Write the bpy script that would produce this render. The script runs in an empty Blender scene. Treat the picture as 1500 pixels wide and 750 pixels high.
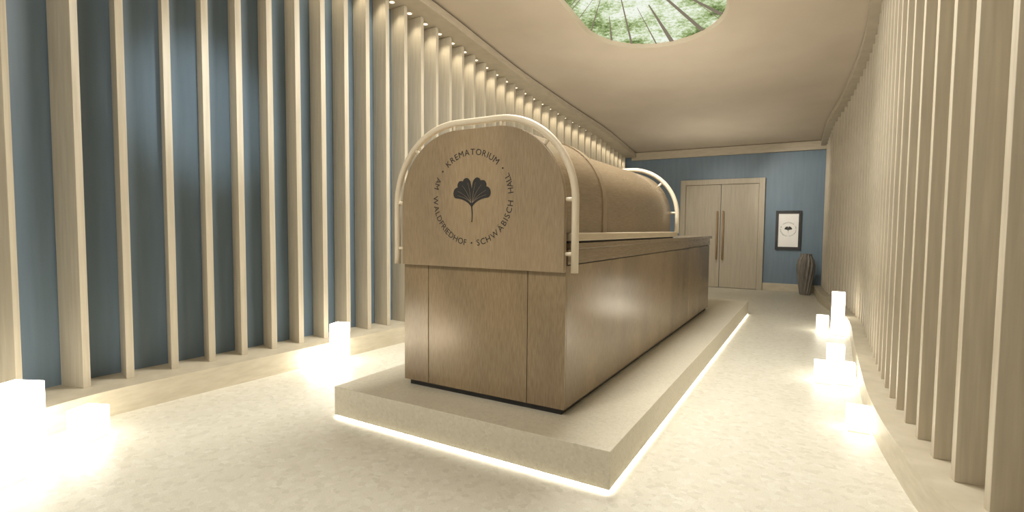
import bpy, bmesh, math, random
from mathutils import Vector, Matrix
random.seed(3)
S=bpy.context.scene
COL=S.collection
S.view_settings.view_transform='Standard'
S.view_settings.look='None'
S.view_settings.exposure=.2

# ------------------------------------------------------------------ materials
def mat(name):
    m=bpy.data.materials.new(name); m.use_nodes=True
    nt=m.node_tree; b=nt.nodes['Principled BSDF']
    return m,nt,b
def ramp(nt,stops):
    r=nt.nodes.new('ShaderNodeValToRGB'); e=r.color_ramp.elements
    e[0].position,e[0].color=stops[0][0],(*stops[0][1],1)
    e[1].position,e[1].color=stops[-1][0],(*stops[-1][1],1)
    for p,c in stops[1:-1]:
        n=e.new(p); n.color=(*c,1)
    return r
def noise_mat(name,c1,c2,scale=(1,1,1),nscale=5,detail=5,rough=.5,bump=.0,lo=.3,hi=.7,spec=.5,metal=0,sheen_mottle=0):
    m,nt,b=mat(name)
    tc=nt.nodes.new('ShaderNodeTexCoord'); mp=nt.nodes.new('ShaderNodeMapping')
    mp.inputs['Scale'].default_value=scale
    nt.links.new(tc.outputs['Object'],mp.inputs[0])
    n=nt.nodes.new('ShaderNodeTexNoise'); n.inputs['Scale'].default_value=nscale; n.inputs['Detail'].default_value=detail
    nt.links.new(mp.outputs[0],n.inputs['Vector'])
    r=ramp(nt,[(lo,c1),(hi,c2)])
    nt.links.new(n.outputs[0],r.inputs[0]); col=r.outputs[0]
    if sheen_mottle:  # broad patches in the veneer colour stand in for blurred reflections
        mp2=nt.nodes.new('ShaderNodeMapping'); mp2.inputs['Scale'].default_value=tuple(2.6 if s>5 else 1.0 for s in scale)
        nt.links.new(tc.outputs['Object'],mp2.inputs[0])
        n2=nt.nodes.new('ShaderNodeTexNoise'); n2.inputs['Scale'].default_value=1; n2.inputs['Detail'].default_value=1
        nt.links.new(mp2.outputs[0],n2.inputs['Vector'])
        r2=ramp(nt,[(.35,(1-sheen_mottle,)*3),(.65,(1+sheen_mottle*.8,1+sheen_mottle*.75,1+sheen_mottle*.4))]); nt.links.new(n2.outputs[0],r2.inputs[0])
        mx=nt.nodes.new('ShaderNodeMixRGB'); mx.blend_type='MULTIPLY'; mx.inputs[0].default_value=1
        nt.links.new(col,mx.inputs[1]); nt.links.new(r2.outputs[0],mx.inputs[2]); col=mx.outputs[0]
    nt.links.new(col,b.inputs['Base Color'])
    b.inputs['Roughness'].default_value=rough
    b.inputs['Specular IOR Level'].default_value=spec
    b.inputs['Metallic'].default_value=metal
    if bump:
        bp=nt.nodes.new('ShaderNodeBump'); bp.inputs['Strength'].default_value=bump; bp.inputs['Distance'].default_value=.01
        nt.links.new(n.outputs[0],bp.inputs['Height']); nt.links.new(bp.outputs[0],b.inputs['Normal'])
    return m
def emis(name,c,s,base=None):
    m,nt,b=mat(name)
    b.inputs['Base Color'].default_value=(*(base or c),1)
    b.inputs['Emission Color'].default_value=(*c,1); b.inputs['Emission Strength'].default_value=s
    return m
M_slat=noise_mat('slat_wood',(.49,.43,.325),(.60,.535,.415),(9,9,.5),4,6,.5,.05)
M_curb=noise_mat('curb_wood',(.51,.45,.335),(.61,.55,.43),(2,2,9),3,6,.5,.05)
M_cornice=noise_mat('cornice_wood',(.46,.40,.30),(.54,.47,.36),(2,2,9),3,5,.6)
M_blue=noise_mat('blue_plaster',(.15,.21,.265),(.18,.245,.305),(5,5,.4),3,4,.5,.03)
M_brownwall=noise_mat('brown_backing',(.30,.26,.19),(.36,.31,.23),(5,5,.5),3,4,.7)
M_ceiling=noise_mat('ceiling_plaster',(.54,.46,.355),(.60,.515,.405),(1,1,1),1.2,3,.8)
M_door=noise_mat('door_wood',(.43,.375,.285),(.50,.445,.345),(8,8,.6),4,6,.5,.05)
M_brown=noise_mat('coffin_veneer',(.24,.172,.10),(.32,.24,.148),(34,34,3),5,10,.22,.008,.32,.68,.6,.12,.14)
M_brownh=noise_mat('lid_veneer',(.23,.165,.097),(.30,.225,.14),(30,2.2,30),5,10,.24,.008,.32,.68,.6,.12,.06)
M_front=noise_mat('cap_veneer',(.28,.205,.125),(.365,.28,.18),(34,34,3),5,10,.28,.008,.3,.7,.55,.1,.10)
M_ledge=noise_mat('ledge_wood',(.52,.43,.30),(.62,.52,.38),(8,1,8),4,5,.4)
M_cream=noise_mat('cream_tube',(.69,.60,.45),(.73,.64,.49),(1,1,1),4,2,.35)
M_dark=noise_mat('dark_plinth_and_gaps',(.015,.014,.013),(.03,.027,.025),(1,1,1),8,3,.5)
M_ink=noise_mat('black_ink',(.012,.011,.010),(.02,.018,.016),(1,1,1),8,2,.6)
M_vein=noise_mat('vein_veneer',(.30,.23,.15),(.35,.27,.18),(1,1,1),8,2,.5)
M_handle=noise_mat('handle_wood',(.34,.22,.12),(.42,.29,.17),(8,8,1),4,5,.4)
M_vase=noise_mat('vase_ceramic',(.15,.135,.115),(.25,.23,.20),(10,10,1),4,5,.5,.1)
M_paper=noise_mat('poster_paper',(.90,.89,.86),(.95,.94,.91),(1,1,1),3,2,.6)
M_frame=noise_mat('frame_black',(.012,.012,.013),(.025,.024,.024),(1,1,1),8,2,.35)
M_lamp=emis('lamp_glow',(1,.955,.84),5.5)
M_lamp2=emis('small_lamp_glow',(1,.955,.84),3.2)
M_led=emis('led_glow',(1,.95,.83),16)
M_led2=emis('downlight_glow',(1,.90,.70),1.5)
def terrazzo(name,base,c2,c3,sc):
    m,nt,b=mat(name)
    tc=nt.nodes.new('ShaderNodeTexCoord')
    v=nt.nodes.new('ShaderNodeTexVoronoi'); v.inputs['Scale'].default_value=sc
    n=nt.nodes.new('ShaderNodeTexNoise'); n.inputs['Scale'].default_value=sc*.8; n.inputs['Detail'].default_value=4
    mx=nt.nodes.new('ShaderNodeMixRGB'); mx.inputs[0].default_value=.03
    nt.links.new(tc.outputs['Object'],n.inputs['Vector'])
    nt.links.new(tc.outputs['Object'],mx.inputs[1]); nt.links.new(n.outputs['Color'],mx.inputs[2])
    nt.links.new(mx.outputs[0],v.inputs['Vector'])
    sep=nt.nodes.new('ShaderNodeSeparateColor'); nt.links.new(v.outputs['Color'],sep.inputs[0])
    r=ramp(nt,[(.0,c2),(.35,base),(.7,base),(1.0,c3)])
    nt.links.new(sep.outputs[0],r.inputs[0])
    n2=nt.nodes.new('ShaderNodeTexNoise'); n2.inputs['Scale'].default_value=sc*4; n2.inputs['Detail'].default_value=3
    nt.links.new(tc.outputs['Object'],n2.inputs['Vector'])
    r2=ramp(nt,[(.35,(.92,.92,.90)),(.6,(1,1,1))]); nt.links.new(n2.outputs[0],r2.inputs[0])
    m2=nt.nodes.new('ShaderNodeMixRGB'); m2.blend_type='MULTIPLY'; m2.inputs[0].default_value=1
    nt.links.new(r.outputs[0],m2.inputs[1]); nt.links.new(r2.outputs[0],m2.inputs[2])
    nt.links.new(m2.outputs[0],b.inputs['Base Color'])
    b.inputs['Roughness'].default_value=.42
    return m
M_floor=terrazzo('terrazzo_floor',(.735,.70,.60),(.665,.63,.53),(.78,.75,.66),32)
M_plat=terrazzo('terrazzo_platform',(.70,.65,.53),(.64,.595,.48),(.74,.695,.58),70)

# ------------------------------------------------------------------ helpers
def link(o,parent=None):
    COL.objects.link(o)
    if parent is not None: o.parent=parent
    return o
def mesh_obj(name,verts,faces,m,parent=None,bevel=0,smooth=False):
    me=bpy.data.meshes.new(name); me.from_pydata([tuple(v) for v in verts],[],faces)
    bm=bmesh.new(); bm.from_mesh(me); bmesh.ops.recalc_face_normals(bm,faces=bm.faces); bm.to_mesh(me); bm.free()
    me.materials.append(m)
    o=bpy.data.objects.new(name,me); link(o,parent)
    if smooth:
        for p in me.polygons: p.use_smooth=True
    if bevel:
        md=o.modifiers.new('b','BEVEL'); md.width=bevel; md.segments=2; md.limit_method='ANGLE'
    return o
def box(name,x0,x1,y0,y1,z0,z1,m,parent=None,bevel=.004,off=(0,0,0)):
    ox,oy,oz=off
    v=[(x-ox,y-oy,z-oz) for x in(x0,x1) for y in(y0,y1) for z in(z0,z1)]
    f=[(0,1,3,2),(4,6,7,5),(0,4,5,1),(2,3,7,6),(0,2,6,4),(1,5,7,3)]
    o=mesh_obj(name,v,f,m,parent,bevel); return o
def struct(o): o['kind']='structure'; return o
def thing(o,label,cat,group=None):
    o['label']=label; o['category']=cat
    if group: o['group']=group
    return o
def empty(name,loc):
    o=bpy.data.objects.new(name,None); o.location=loc; o.empty_display_size=.2; link(o); return o
def prism(name,outline,y0,y1,m,parent=None,off=(0,0,0),bevel=0,smooth=False):
    n=len(outline)
    v=[(x-off[0],y0-off[1],z-off[2]) for x,z in outline]+[(x-off[0],y1-off[1],z-off[2]) for x,z in outline]
    f=[tuple(range(n)),tuple(range(2*n-1,n-1,-1))]+[(i,(i+1)%n,(i+1)%n+n,i+n) for i in range(n)]
    return mesh_obj(name,v,f,m,parent,bevel,smooth)
def tube(name,pts,rad,m,parent=None,off=(0,0,0)):
    pts=[Vector(p)-Vector(off) for p in pts]; n=len(pts); k=14; v=[];f=[]
    ref=Vector((0,1,0))
    for i,p in enumerate(pts):
        t=(pts[min(i+1,n-1)]-pts[max(i-1,0)]).normalized()
        rf=ref if abs(t.dot(ref))<.9 else Vector((0,0,1))
        a=t.cross(rf).normalized(); b=t.cross(a)
        for j in range(k):
            an=2*math.pi*j/k; v.append(p+(a*math.cos(an)+b*math.sin(an))*rad)
    for i in range(n-1):
        for j in range(k): f.append((i*k+j,i*k+(j+1)%k,(i+1)*k+(j+1)%k,(i+1)*k+j))
    f.append(tuple(range(k))); f.append(tuple(range(n*k-1,(n-1)*k-1,-1)))
    return mesh_obj(name,v,f,m,parent,0,True)
def arch(x0,x1,zb,zt,r,n=16):
    p=[(x0,zb)]
    for i in range(n+1):
        a=math.pi-math.pi/2*i/n; p.append((x0+r+r*math.cos(a),zt-r+r*math.sin(a)))
    for i in range(n+1):
        a=math.pi/2-math.pi/2*i/n; p.append((x1-r+r*math.cos(a),zt-r+r*math.sin(a)))
    p.append((x1,zb)); return p
def zc(y): return 4.64-.108*y
def catmull(P,step=.05):
    P=[Vector((p[0],p[1],0)) for p in P]
    P=[P[0]*2-P[1]]+P+[P[-1]*2-P[-2]]; out=[]
    for i in range(1,len(P)-2):
        a,b,c,d=P[i-1:i+3]; n=max(2,int((c-b).length/step))
        for k in range(n):
            t=k/n; out.append(.5*((2*b)+(c-a)*t+(2*a-5*b+4*c-d)*t*t+(3*b-a-3*c+d)*t**3))
    out.append(P[-2]); return out
def normals(path,side):
    N=[]
    for i in range(len(path)):
        t=(path[min(i+6,len(path)-1)]-path[max(i-6,0)]).normalized()
        N.append(Vector((t.y,-t.x,0))*side)
    return N
def ribbon(name,path,N,d0,d1,z0,z1,m):
    v=[];f=[]
    for p,n in zip(path,N):
        a=p+n*d0;b=p+n*d1
        v+=[(a.x,a.y,z0(a.y)),(a.x,a.y,z1(a.y)),(b.x,b.y,z1(b.y)),(b.x,b.y,z0(b.y))]
    for i in range(len(path)-1):
        for j in range(4): f.append((4*i+j,4*i+(j+1)%4,4*i+4+(j+1)%4,4*i+4+j))
    f.append((0,1,2,3)); e=4*(len(path)-1); f.append((e+3,e+2,e+1,e))
    return mesh_obj(name,v,f,m)

# ------------------------------------------------------------------ walls
CURB=.185
Lp=catmull([(-3.5,-1.4),(-4.02,0.2),(-4.30,.95),(-4.44,1.5),(-4.44,2.0),(-4.40,2.7),(-4.37,3.4),(-4.33,4.2),(-4.28,5.2),(-4.3,7.1),(-4.22,8.8),(-4.1,10.6),(-4.12,12.72)])
LN=normals(Lp,1)      # into the room (+X)
Rp=catmull([(1.75,-1.2),(1.4,.6),(.90,2.1),(.67,2.8),(.60,3.1),(.56,3.45),(.52,3.9),(.50,4.5),(.51,5.4),(.53,6.4),(.56,7.9),(.43,9.8),(.26,11.2),(.18,12.72)])
RN=normals(Rp,-1)
D=.24
c0=lambda y:0.0
struct(ribbon('wall_left',Lp,LN,-D-.1,-D,c0,zc,M_blue))
struct(ribbon('wall_right',Rp,RN,-D-.1,-D,c0,zc,M_brownwall))
struct(ribbon('baseboard_left',Lp,LN,-D,.22,c0,lambda y:CURB,M_curb))
struct(ribbon('baseboard_right',Rp,RN,-D,.12,c0,lambda y:CURB,M_curb))
for nm,P,N,d in(('trim_1',Lp,LN,.24),('trim_2',Rp,RN,.10)):
    struct(ribbon(nm,P,N,-D,d,lambda y:zc(y)-.13,lambda y:zc(y)-.03,M_cornice))
for nm,P,N,d in(('gap_shade_left',Lp,LN,.21),('gap_shade_right',Rp,RN,.07)):
    struct(ribbon(nm,P,N,-D,d,lambda y:zc(y)-.03,lambda y:zc(y)-.001,M_dark))  # near-black strip paints the shadow gap between cornice and ceiling
def at_y(path,N,y):
    for i in range(1,len(path)):
        if path[i-1].y<=y<=path[i].y:
            t=(y-path[i-1].y)/(path[i].y-path[i-1].y); return path[i-1].lerp(path[i],t),N[i]
LY=[-1.2+.3*i for i in range(9)]+[1.58,1.85,2.16,2.45,2.73,3.02,3.31]
while LY[-1]<12.4: LY.append(LY[-1]+.29)
RY=[-.9]
while RY[-1]<12.45: RY.append(RY[-1]+.265)
def interp(y,tab):
    if y<=tab[0][0]: return tab[0][1]
    for (a,b),(c,d) in zip(tab,tab[1:]):
        if y<=c: return b+(d-b)*(y-a)/(c-a)
    return tab[-1][1]
# local turn of the fins about their front edge (degrees)
def turn_left(y): return interp(y,[(1.3,-22),(1.6,-8),(1.83,12),(2.2,17),(3.0,13),(4.0,5),(5.0,0)])
def slats(path,N,ys,label,group,T,D,turn=lambda y:0):
    for y in ys:
        p,n=at_y(path,N,y)
        n=Matrix.Rotation(-math.radians(turn(y)),3,'Z')@n
        t=Vector((-n.y,n.x,0))
        zt=zc(p.y)-.13
        Dd=D-T*abs(math.sin(math.radians(turn(y))))*.6
        v=[]
        c=p-n*(Dd/2)
        for a in(-1,1):
            for b in(-1,1):
                q=n*(a*Dd/2)+t*(b*T/2)
                for z in(0,zt-CURB): v.append((q.x,q.y,z))
        f=[(0,1,3,2),(4,6,7,5),(0,4,5,1),(2,3,7,6),(0,2,6,4),(1,5,7,3)]
        o=mesh_obj('wall_slat',v,f,M_slat,None,.002)
        o.location=(c.x,c.y,CURB)
        thing(o,label,'slat',group)
slats(Lp,LN,LY,'tall vertical beige wooden slat in front of blue wall','beige slats along the blue wall',.05,.235,turn_left)
slats(Rp,RN,RY,'tall vertical beige wooden slat in front of brown wall','beige slats along the brown wall',.042,.235)
def lamp(kind,name,loc,energy,col=(1,.935,.82),target=None,parent=None,**k):
    l=bpy.data.lights.new(name,kind); l.energy=energy; l.color=col
    for a,b in k.items(): setattr(l,a,b)
    o=bpy.data.objects.new(name,l); o.location=loc
    if target is not None: o.rotation_euler=(Vector(target)-Vector(loc)).to_track_quat('-Z','Y').to_euler()
    link(o,parent); return o
for ya,yb in zip(LY,LY[1:]):
    y=(ya+yb)/2
    if y<2.9: continue
    p,n=at_y(Lp,LN,y)
    z=zc(p.y)-.13
    e=empty('downlight',(p.x-n.x*.08,p.y-n.y*.08,z)); e.rotation_euler=(0,0,math.atan2(n.y,n.x))
    thing(e,'small warm downlight between slat tops under the cornice','downlight','downlights under the cornice')
    K=16
    def disc(nm,r,z0,z1,m):
        v=[(r*math.cos(2*math.pi*j/K),r*math.sin(2*math.pi*j/K),zz) for zz in(z0,z1) for j in range(K)]
        fs=[tuple(range(K)),tuple(range(2*K-1,K-1,-1))]+[(j,(j+1)%K,K+(j+1)%K,K+j) for j in range(K)]
        return mesh_obj(nm,v,fs,m,e)
    disc('ring',.04,-.008,-.001,M_cream); disc('lens',.028,-.012,-.008,M_led2)
    lamp('SPOT','lamp_light',(0,0,-.03),6,col=(1,.88,.68),target=(.06,0,-1),parent=e,spot_size=1.9,spot_blend=1,shadow_soft_size=.03)

# far wall, door etc
FY=12.8
struct(box('wall_back',-4.9,1.1,FY,FY+.1,0,3.4,M_blue,bevel=0))
struct(box('trim_5',-4.0,.25,FY-.08,FY,zc(FY)-.19,zc(FY)-.005,M_cornice,bevel=.003))
struct(box('baseboard_back',-.95,.1,FY-.03,FY,0,.17,M_curb))
struct(box('baseboard_far',-4.0,-2.78,FY-.03,FY,0,.17,M_curb))
struct(box('floor',-5.4,2.6,-1.6,13,-.1,0,M_floor,bevel=0))
def racetrack(cx,y0,y1,r,n=24):
    p=[]
    for i in range(n+1):
        a=math.pi*i/n; p.append((cx+r*math.cos(a),y1-r+r*math.sin(a)))
    for i in range(n+1):
        a=math.pi+math.pi*i/n; p.append((cx+r*math.cos(a),y0+r+r*math.sin(a)))
    return p
hole=racetrack(-1.80,2.94,7.25,.88)
bm=bmesh.new()
def loop(pts,dz=0):
    vs=[bm.verts.new((x,y,zc(y)+dz)) for x,y in pts]
    return [bm.edges.new((vs[i],vs[(i+1)%len(vs)])) for i in range(len(vs))]
e=loop([(-5.4,-1.6),(2.6,-1.6),(2.6,13),(-5.4,13)])+loop(hole)
bmesh.ops.triangle_fill(bm,use_beauty=True,edges=e)
me=bpy.data.meshes.new('ceiling'); bm.to_mesh(me); bm.free(); me.materials.append(M_ceiling)
ceil=struct(link(bpy.data.objects.new('ceiling',me)))
# skylight
sky=empty('skylight',(-1.80,5.1,zc(5.1)))
thing(sky,'oval backlit ceiling panel showing looking-up forest canopy','ceiling light panel')
off=Vector(sky.location)
inner=racetrack(-1.80,2.965,7.225,.855)
v=[(x,y,zc(y)) for x,y in hole]+[(x,y,zc(y)+.05) for x,y in inner]; n=len(hole)
f=[(i,(i+1)%n,n+(i+1)%n,n+i) for i in range(n)]
mesh_obj('reveal',[Vector(q)-off for q in v],f,M_ceiling,sky,0,False)
m,nt,b=mat('forest_picture')
tc=nt.nodes.new('ShaderNodeTexCoord')
n1=nt.nodes.new('ShaderNodeTexNoise'); n1.inputs['Scale'].default_value=22; n1.inputs['Detail'].default_value=12; n1.inputs['Roughness'].default_value=.75
nt.links.new(tc.outputs['Object'],n1.inputs['Vector'])
n3=nt.nodes.new('ShaderNodeTexNoise'); n3.inputs['Scale'].default_value=2.6; n3.inputs['Detail'].default_value=4
nt.links.new(tc.outputs['Object'],n3.inputs['Vector'])
ln=nt.nodes.new('ShaderNodeVectorMath'); ln.operation='LENGTH'
mp=nt.nodes.new('ShaderNodeMapping'); mp.inputs['Scale'].default_value=(.9,.38,0); nt.links.new(tc.outputs['Object'],mp.inputs[0]); nt.links.new(mp.outputs[0],ln.inputs[0])
ad=nt.nodes.new('ShaderNodeMath'); ad.operation='MULTIPLY_ADD'; ad.inputs[1].default_value=.30; nt.links.new(ln.outputs['Value'],ad.inputs[0]); nt.links.new(n1.outputs[0],ad.inputs[2])
ad2=nt.nodes.new('ShaderNodeMath'); ad2.operation='MULTIPLY_ADD'; ad2.inputs[1].default_value=.8; nt.links.new(n3.outputs[0],ad2.inputs[0]); nt.links.new(ad.outputs[0],ad2.inputs[2])
r=ramp(nt,[(.50,(.88,.92,.82)),(.62,(.62,.72,.46)),(.74,(.28,.38,.14)),(.88,(.08,.12,.04))])
ad3=nt.nodes.new('ShaderNodeMath'); ad3.operation='SUBTRACT'; ad3.inputs[1].default_value=.47; nt.links.new(ad2.outputs[0],ad3.inputs[0])
nt.links.new(ad3.outputs[0],r.inputs[0]); nt.links.new(r.outputs[0],b.inputs['Emission Color']); b.inputs['Emission Strength'].default_value=.88
b.inputs['Base Color'].default_value=(.01,.01,.01,1); b.inputs['Specular IOR Level'].default_value=0
M_forest=m
mesh_obj('picture_panel',[Vector((x,y,zc(y)+.05))-off for x,y in inner],[tuple(range(n))],M_forest,sky)
M_trunk=emis('trunk_print',(.25,.21,.15),.8,(.01,.01,.01)); M_trunk.node_tree.nodes['Principled BSDF'].inputs['Specular IOR Level'].default_value=0
for i in range(46):
    a=2*math.pi*i/46+random.uniform(-.06,.06); k=random.uniform(.25,.8); w=random.choice((.006,.010,.014,.03))
    dx,dy=math.cos(a),math.sin(a); t=.1
    while math.hypot(dx*t,max(abs(dy*t)-1.28,0))<=.845: t+=.01
    d=Vector((dx,dy)); q=Vector((-dy,dx))
    A=d*t; B=d*t*(1-k)+q*random.uniform(-.05,.05); tv=[]
    for c in(A+q*w,A-q*w,B-q*w*.25,B+q*w*.25):
        y=c.y+5.095; tv.append(Vector((c.x-1.80,y,zc(y)+.045))-off)
    mesh_obj('printed_trunk',tv,[(0,1,2,3)],M_trunk,sky)

# door
door=empty('door_1',(-1.865,FY,0)); door['kind']='structure'
do=(-1.865,FY,0)
def dbox(nm,*a,m=M_door,b=.004): return box(nm,*a,m,door,b,do)
dbox('door_frame',-2.78,-2.66,FY-.07,FY,0,2.52); dbox('door_frame',-1.07,-.95,FY-.07,FY,0,2.52); dbox('door_frame',-2.66,-1.07,FY-.07,FY,2.40,2.52)
for x0,x1,hx in((-2.655,-1.872,-1.93),(-1.862,-1.075,-1.80)):
    lf=dbox('door_leaf',x0,x1,FY-.045,FY,.01,2.395)
    h=tube('handle',[(hx,FY-.11,.66),(hx,FY-.11,1.78)],.02,M_handle,door,do)
    for z in(.8,1.64): tube('bracket',[(hx,FY-.11,z),(hx,FY-.044,z)],.012,M_handle,door,do)

# ------------------------------------------------------------------ emblem + lettering
def letters(text,t0,t1,R,size,bottom,C,ink,parent):
    out=([],[])
    ms=[];ws=[]
    for ch in text:
        cu=bpy.data.curves.new('t','FONT'); cu.body=ch; cu.size=size*1.38; cu.resolution_u=3
        ob=bpy.data.objects.new('t',cu); COL.objects.link(ob)
        dg=bpy.context.evaluated_depsgraph_get(); me=bpy.data.meshes.new_from_object(ob.evaluated_get(dg))
        xs=[q.co.x for q in me.vertices]; x0,x1=min(xs),max(xs)
        for q in me.vertices: q.co.x-=(x0+x1)/2; q.co.y-=size*.5
        ms.append(me); ws.append(x1-x0)
        bpy.data.objects.remove(ob)
    span=math.radians(t1-t0); L=abs(span)*R; gap=(L-sum(ws))/(len(text)-1); s=0; sg=1 if span>0 else -1
    for me,w in zip(ms,ws):
        th=math.radians(t0)+sg*(s+w/2)/R; s+=w+gap
        rot=-th+(math.pi if bottom else 0); c,sn=math.cos(rot),math.sin(rot)
        b0=len(out[0])
        for q in me.vertices: out[0].append(Vector((R*math.sin(th)+q.co.x*c-q.co.y*sn,0,R*math.cos(th)+q.co.x*sn+q.co.y*c))+C)
        for p in me.polygons: out[1].append(tuple(b0+i for i in p.vertices))
    mesh_obj('lettering',out[0],out[1],ink,parent)
def emblem(parent,center,k,ink,vein,lk=1):
    C=Vector(center)
    R=.287*k; sz=.040*k
    letters('KREMATORIUM',-43,43,R,sz,False,C,ink,parent)
    letters('AM',-63,-78,R,sz,True,C,ink,parent)
    letters('WALDFRIEDHOF',-87,-172,R,sz,True,C,ink,parent)
    letters('SCHWÄBISCH',172,95,R,sz,True,C,ink,parent)
    letters('HALL',86,62,R,sz,True,C,ink,parent)
    for a in(-53,53,180):
        a=math.radians(a)
        mesh_obj('dot',[Vector((R*math.sin(a)+.006*k*math.cos(2*math.pi*j/10),0,R*math.cos(a)+.006*k*math.sin(2*math.pi*j/10)))+C for j in range(10)],[tuple(range(10))],ink,parent)
    def bez(p0,p1,p2,n=8): return [((1-t)**2*p0[0]+2*t*(1-t)*p1[0]+t*t*p2[0],(1-t)**2*p0[1]+2*t*(1-t)*p1[1]+t*t*p2[1]) for t in [i/n for i in range(n)]]
    H=[]
    H+=bez((0,.055),(.003,.080),(.010,.102))
    H+=bez((.010,.102),(.030,.134),(.056,.120))
    H+=bez((.056,.120),(.066,.114),(.068,.104),4)
    H+=bez((.068,.104),(.100,.114),(.110,.086))
    H+=bez((.110,.086),(.113,.076),(.109,.067),4)
    H+=bez((.109,.067),(.140,.062),(.143,.030))
    H+=bez((.143,.030),(.143,.000),(.120,-.004))
    H+=bez((.120,-.004),(.060,-.006),(.010,-.048))
    H.append((0,-.062))
    VV=[];fs=[]
    for sg in(-1,1):
        b0=len(VV); VV+=[Vector((0,0,.002*k))+C]+[Vector((sg*x*k,0,z*k))+C for x,z in H]
        fs+=[(b0,b0+i,b0+i+1) for i in range(1,len(H))]
    N=10;b0=len(VV)
    for i in range(N+1):
        t=i/N; z=-.05-.105*t; x=.006*math.sin(t*2.6)-.001; w=.0048-.0022*t+(.002 if i==N else 0)
        VV+=[Vector(((x-w)*k,-.0003,z*k))+C,Vector(((x+w)*k,-.0003,z*k))+C]
    fs+=[(b0+2*i,b0+2*i+1,b0+2*i+3,b0+2*i+2) for i in range(N)]
    mesh_obj('leaf_emblem',VV,fs,ink,parent)
    for tx,tz in((.030,.095),(.074,.078),(.108,.042),(.110,.014)):
        for sg in(-1,1):
            vs=[];n=8
            for i in range(n+1):
                t=i/n; a=(.004,-.035); c=(tx*.35,tz*.45-.006); x=(1-t)**2*a[0]+2*t*(1-t)*c[0]+t*t*tx; z=(1-t)**2*a[1]+2*t*(1-t)*c[1]+t*t*tz
                dx=2*(1-t)*(c[0]-a[0])+2*t*(tx-c[0]); dz=2*(1-t)*(c[1]-a[1])+2*t*(tz-c[1]); l=math.hypot(dx,dz); w=.0010*lk*(1-.6*t)
                vs+=[Vector((sg*(x-dz/l*w)*k,-.001,(z+dx/l*w)*k))+C,Vector((sg*(x+dz/l*w)*k,-.001,(z-dx/l*w)*k))+C]
            mesh_obj('leaf_vein',vs,[(2*i,2*i+1,2*i+3,2*i+2) for i in range(n)],vein,parent)

# ------------------------------------------------------------------ platform
pl=empty('platform',(-1.87,5.69,0)); po=tuple(pl.location)
thing(pl,'low terrazzo platform with glowing underside edge','platform')
box('platform_slab',-2.89,-.85,2.45,8.93,.014,.22,M_plat,pl,.004,po)
box('platform_base',-2.80,-.95,2.55,8.83,0,.014,M_dark,pl,0,po)
for a in((-2.885,-.855,2.455,2.475),(-2.885,-.855,8.905,8.925),(-2.885,-2.865,2.475,8.905),(-.875,-.855,2.475,8.905)):
    box('light_strip',*a,.002,.014,M_led,pl,0,po)

# ------------------------------------------------------------------ coffin housing
CX0,CX1,CY0,CY1,PZ=-2.51,-1.25,2.76,7.62,.22
cf=empty('coffin_housing',((CX0+CX1)/2,5.2,PZ)); co=tuple(cf.location)
thing(cf,'brown veneer coffin housing with arched lid and cream tube rails','coffin')
box('plinth',CX0+.03,CX1-.03,CY0+.03,CY1-.03,PZ,PZ+.04,M_dark,cf,0,co)
box('body',CX0+.012,CX1-.012,CY0+.012,CY1,PZ+.04,1.22,M_dark,cf,0,co)
for a,b_ in((CX0,-2.292),(-2.288,-1.508),(-1.504,CX1)):
    box('front_panel',a,b_,CY0,CY0+.02,PZ+.04,1.13,M_brown,cf,.002,co)
for a,b_ in((CY0+.021,6.298),(6.302,6.848),(6.852,CY1)):
    box('side_panel',CX1-.02,CX1,a,b_,PZ+.04,1.128,M_brown,cf,.002,co)
    box('side_panel',CX0,CX0+.02,a,b_,PZ+.04,1.128,M_brown,cf,.002,co)
box('upper_rail_board',CX0-.006,CX1+.006,CY0+.021,CY1,1.135,1.225,M_brownh,cf,.003,co)
box('top_board',CX0-.03,CX1+.03,CY0+.05,CY1+.03,1.226,1.262,M_brownh,cf,.004,co)
box('ledge_gap',CX0+.005,CX1-.005,CY0+.05,5.44,1.262,1.274,M_dark,cf,0,co)
box('ledge',CX0-.012,CX1+.025,CY0+.05,5.52,1.274,1.325,M_ledge,cf,.008,co)
l1=prism('lid_collar',arch(CX0+.003,CX1-.003,1.325,1.975,.465,24),CY0+.008,3.44,M_brownh,cf,co,0,False)
l2=prism('lid_seam',arch(CX0+.035,CX1-.035,1.325,1.94,.45,24),3.44,3.455,M_dark,cf,co,0,False)
l3=prism('lid',arch(CX0+.03,CX1-.03,1.325,1.945,.45,24),3.455,5.42,M_brownh,cf,co,0,False)
l4=prism('lid_band',arch(CX0-.004,CX1+.004,1.325,1.982,.47,24),3.36,3.435,M_front,cf,co,0,False)
cap=prism('end_panel',arch(CX0+.01,CX1,1.09,1.985,.475,32),2.728,2.767,M_front,cf,co,.004)
for o in (l1,l2,l3,l4):
    for p in o.data.polygons: p.use_smooth = len(p.vertices)==4
    md=o.modifiers.new('es','EDGE_SPLIT'); md.split_angle=math.radians(30)
emblem(cap,Vector((-1.905,2.7265,1.545))-Vector(co),1.02,M_ink,M_vein)
def rail(y,zb,zt,pegs,ext):
    pts=[(x,y,z) for x,z in arch(CX0-ext,CX1+ext,zb,zt,.47+ext,24)]
    q=[pts[0]]
    for s in range(1,6):
        t=s/6; q.append(tuple(pts[0][i]*(1-t)+pts[1][i]*t for i in range(3)))
    pts=q+pts[1:]
    rl=tube('tube_rail',pts,.022,M_cream,cf,co)
    for p,d in pegs:
        tube('bracket',[Vector((p[0],y,p[1])),Vector((p[0]+d[0],y,p[1]+d[1]))],.012,M_cream,rl,co)
EX=.058
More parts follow.
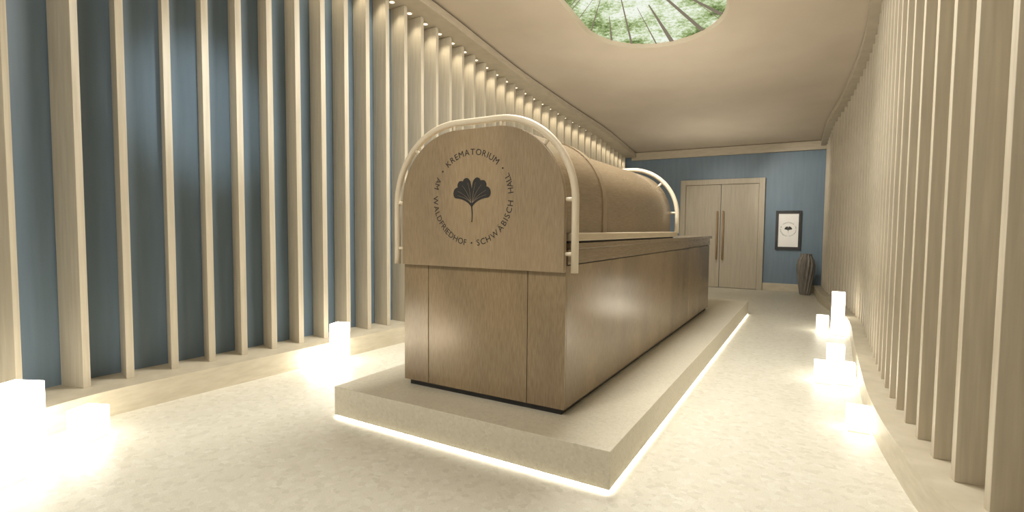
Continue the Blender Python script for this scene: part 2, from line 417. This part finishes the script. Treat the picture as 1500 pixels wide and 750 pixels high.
pg=[((CX1+EX,1.20),(-.08,0)),((CX1+EX,1.52),(-.08,0)),((CX0-EX,1.20),(.08,0)),((CX0-EX,1.52),(.08,0)),((-1.70,2.035),(0,-.09)),((-1.37,1.88),(-.08,-.08)),((-2.39,1.88),(.08,-.08)),((-2.06,2.035),(0,-.09))]
rail(2.755,1.09,2.035,pg,EX)
pg2=[((CX1+.03,1.52),(-.07,0)),((CX0-.03,1.52),(.07,0)),((-1.885,1.985),(0,-.09)),((-1.385,1.835),(-.08,-.08)),((-2.385,1.835),(.08,-.08))]
rail(5.455,1.31,1.985,pg2,.03)

# ------------------------------------------------------------------ light cubes
def cube(x,y,s,h,rot=0,m=M_lamp):
    e=empty('light_cube',(x,y,0)); e.rotation_euler=(0,0,rot)
    thing(e,('tall' if h>.3 else 'low')+' glowing white box lamp on the floor','lamp','glowing floor lamps')
    box('base',-s/2+.01,s/2-.01,-s/2+.01,s/2-.01,0,.012,M_cream,e,0)
    box('lamp_shade',-s/2,s/2,-s/2,s/2,.012,h,m,e,.004)
for a in((-3.93,1.05,.19,.43,.45),(-3.90,1.385,.15,.20,.4),(-3.62,.86,.22,.2,.3),
         (-4.04,3.50,.14,.39,.3),(-4.0,3.22,.16,.15,.3)):
    cube(*a)
for a in((.31,4.13,.14,.16,0),(.12,5.28,.14,.19,0),(.29,5.33,.14,.19,0),(.22,5.6,.14,.29,0),
         (.33,8.2,.15,.52,0),(.15,7.95,.14,.22,0),(.34,7.8,.14,.19,0)):
    cube(*a,M_lamp2)

# ------------------------------------------------------------------ picture
pf=empty('framed_poster',(-.47,FY,1.35)); fo=tuple(pf.location)
thing(pf,'black framed white poster with leaf emblem on blue wall','poster')
for a in((-.72,-.665,.92,1.78),(-.275,-.22,.92,1.78),(-.665,-.275,.92,.985),(-.665,-.275,1.715,1.78)):
    box('frame',a[0],a[1],FY-.04,FY,a[2],a[3],M_frame,pf,.003,fo)
sheet=box('poster_sheet',-.665,-.275,FY-.026,FY-.02,.985,1.715,M_paper,pf,0,fo)
emblem(sheet,Vector((-.47,FY-.0275,1.37))-Vector(fo),.52,M_ink,M_paper,.6)

# ------------------------------------------------------------------ vase
vs=[];fs=[];K=14
prof=[(.10,0),(.12,.03),(.15,.25),(.185,.50),(.19,.62),(.165,.74),(.12,.82),(.12,.86),(.10,.86),(.10,.6),(.001,.6)]
for i,(r_,z) in enumerate(prof):
    for j in range(2*K):
        a=2*math.pi*j/(2*K)+z*.6; rr=r_*.92*(1 if j%2 else .88)
        vs.append((rr*math.cos(a),rr*math.sin(a),z))
for i in range(len(prof)-1):
    for j in range(2*K): fs.append((i*2*K+j,i*2*K+(j+1)%(2*K),(i+1)*2*K+(j+1)%(2*K),(i+1)*2*K+j))
fs.append(tuple(range(2*K)))
vz=mesh_obj('floor_vase',vs,fs,M_vase); vz.location=(-.105,12.35,0)
thing(vz,'dark ribbed floor vase beside the framed poster','vase')

# ------------------------------------------------------------------ lights
lamp('AREA','front_fill',(-1.6,-.6,4.5),70,target=(-1.6,3.5,.5),shape='RECTANGLE',size=2.5,size_y=1.2)  # added fill from behind the camera, not a fixture of the room
lamp('SPOT','spot_lamp',(-2.6,-.8,3.9),240,target=(-1.85,2.76,1.2),spot_size=.5,spot_blend=1,shadow_soft_size=.3)
lamp('AREA','skylight_lamp',(-1.80,4.2,zc(4.2)-.02),245,col=(1,.965,.89),target=(-1.80,4.2,0),shape='RECTANGLE',size=1.2,size_y=2.0)
lamp('AREA','ceiling_fill',(-1.88,4.2,2.1),18,target=(-1.88,4.2,4),shape='RECTANGLE',size=.5,size_y=2.0)  # this and the next upward fills are added to brighten the ceiling
lamp('AREA','ceiling_fill',(-1.88,7.0,1.35),48,target=(-1.88,8.2,4),shape='RECTANGLE',size=.8,size_y=.9)
lamp('AREA','ceiling_fill',(-1.88,11.3,2.0),10,target=(-1.88,10.8,4),shape='RECTANGLE',size=2,size_y=.6)
lamp('SPOT','spot_lamp',(-1.3,1.45,3.3),230,col=(.93,.99,1),target=(-4.7,2.55,2.35),spot_size=.42,spot_blend=1,shadow_soft_size=.1)
lamp('SPOT','spot_lamp',(-1.4,10.6,3.3),120,target=(.1,12.8,1.9),spot_size=1.1,spot_blend=1,shadow_soft_size=.05)
lamp('SPOT','spot_lamp',(-1.9,10.2,3.3),85,target=(-1.6,12.8,1.4),spot_size=1.1,spot_blend=1,shadow_soft_size=.05)

w=bpy.data.worlds.new('w'); S.world=w; w.use_nodes=True
w.node_tree.nodes['Background'].inputs[0].default_value=(1,.94,.84,1); w.node_tree.nodes['Background'].inputs[1].default_value=.38

# ------------------------------------------------------------------ camera
psi=math.radians(30.4);tau=math.atan(.0545)
f=Vector((-math.sin(psi)*math.cos(tau),math.cos(psi)*math.cos(tau),-math.sin(tau)))
cd=bpy.data.cameras.new('camera'); cam=bpy.data.objects.new('camera',cd); link(cam)
cam.location=(0,0,1.35)
cam.rotation_euler=(f.to_track_quat('-Z','Y').to_matrix()@Matrix.Rotation(.008,3,'Z')).to_euler()
cd.sensor_width=36; cd.lens=18; cd.clip_start=.05
S.camera=cam
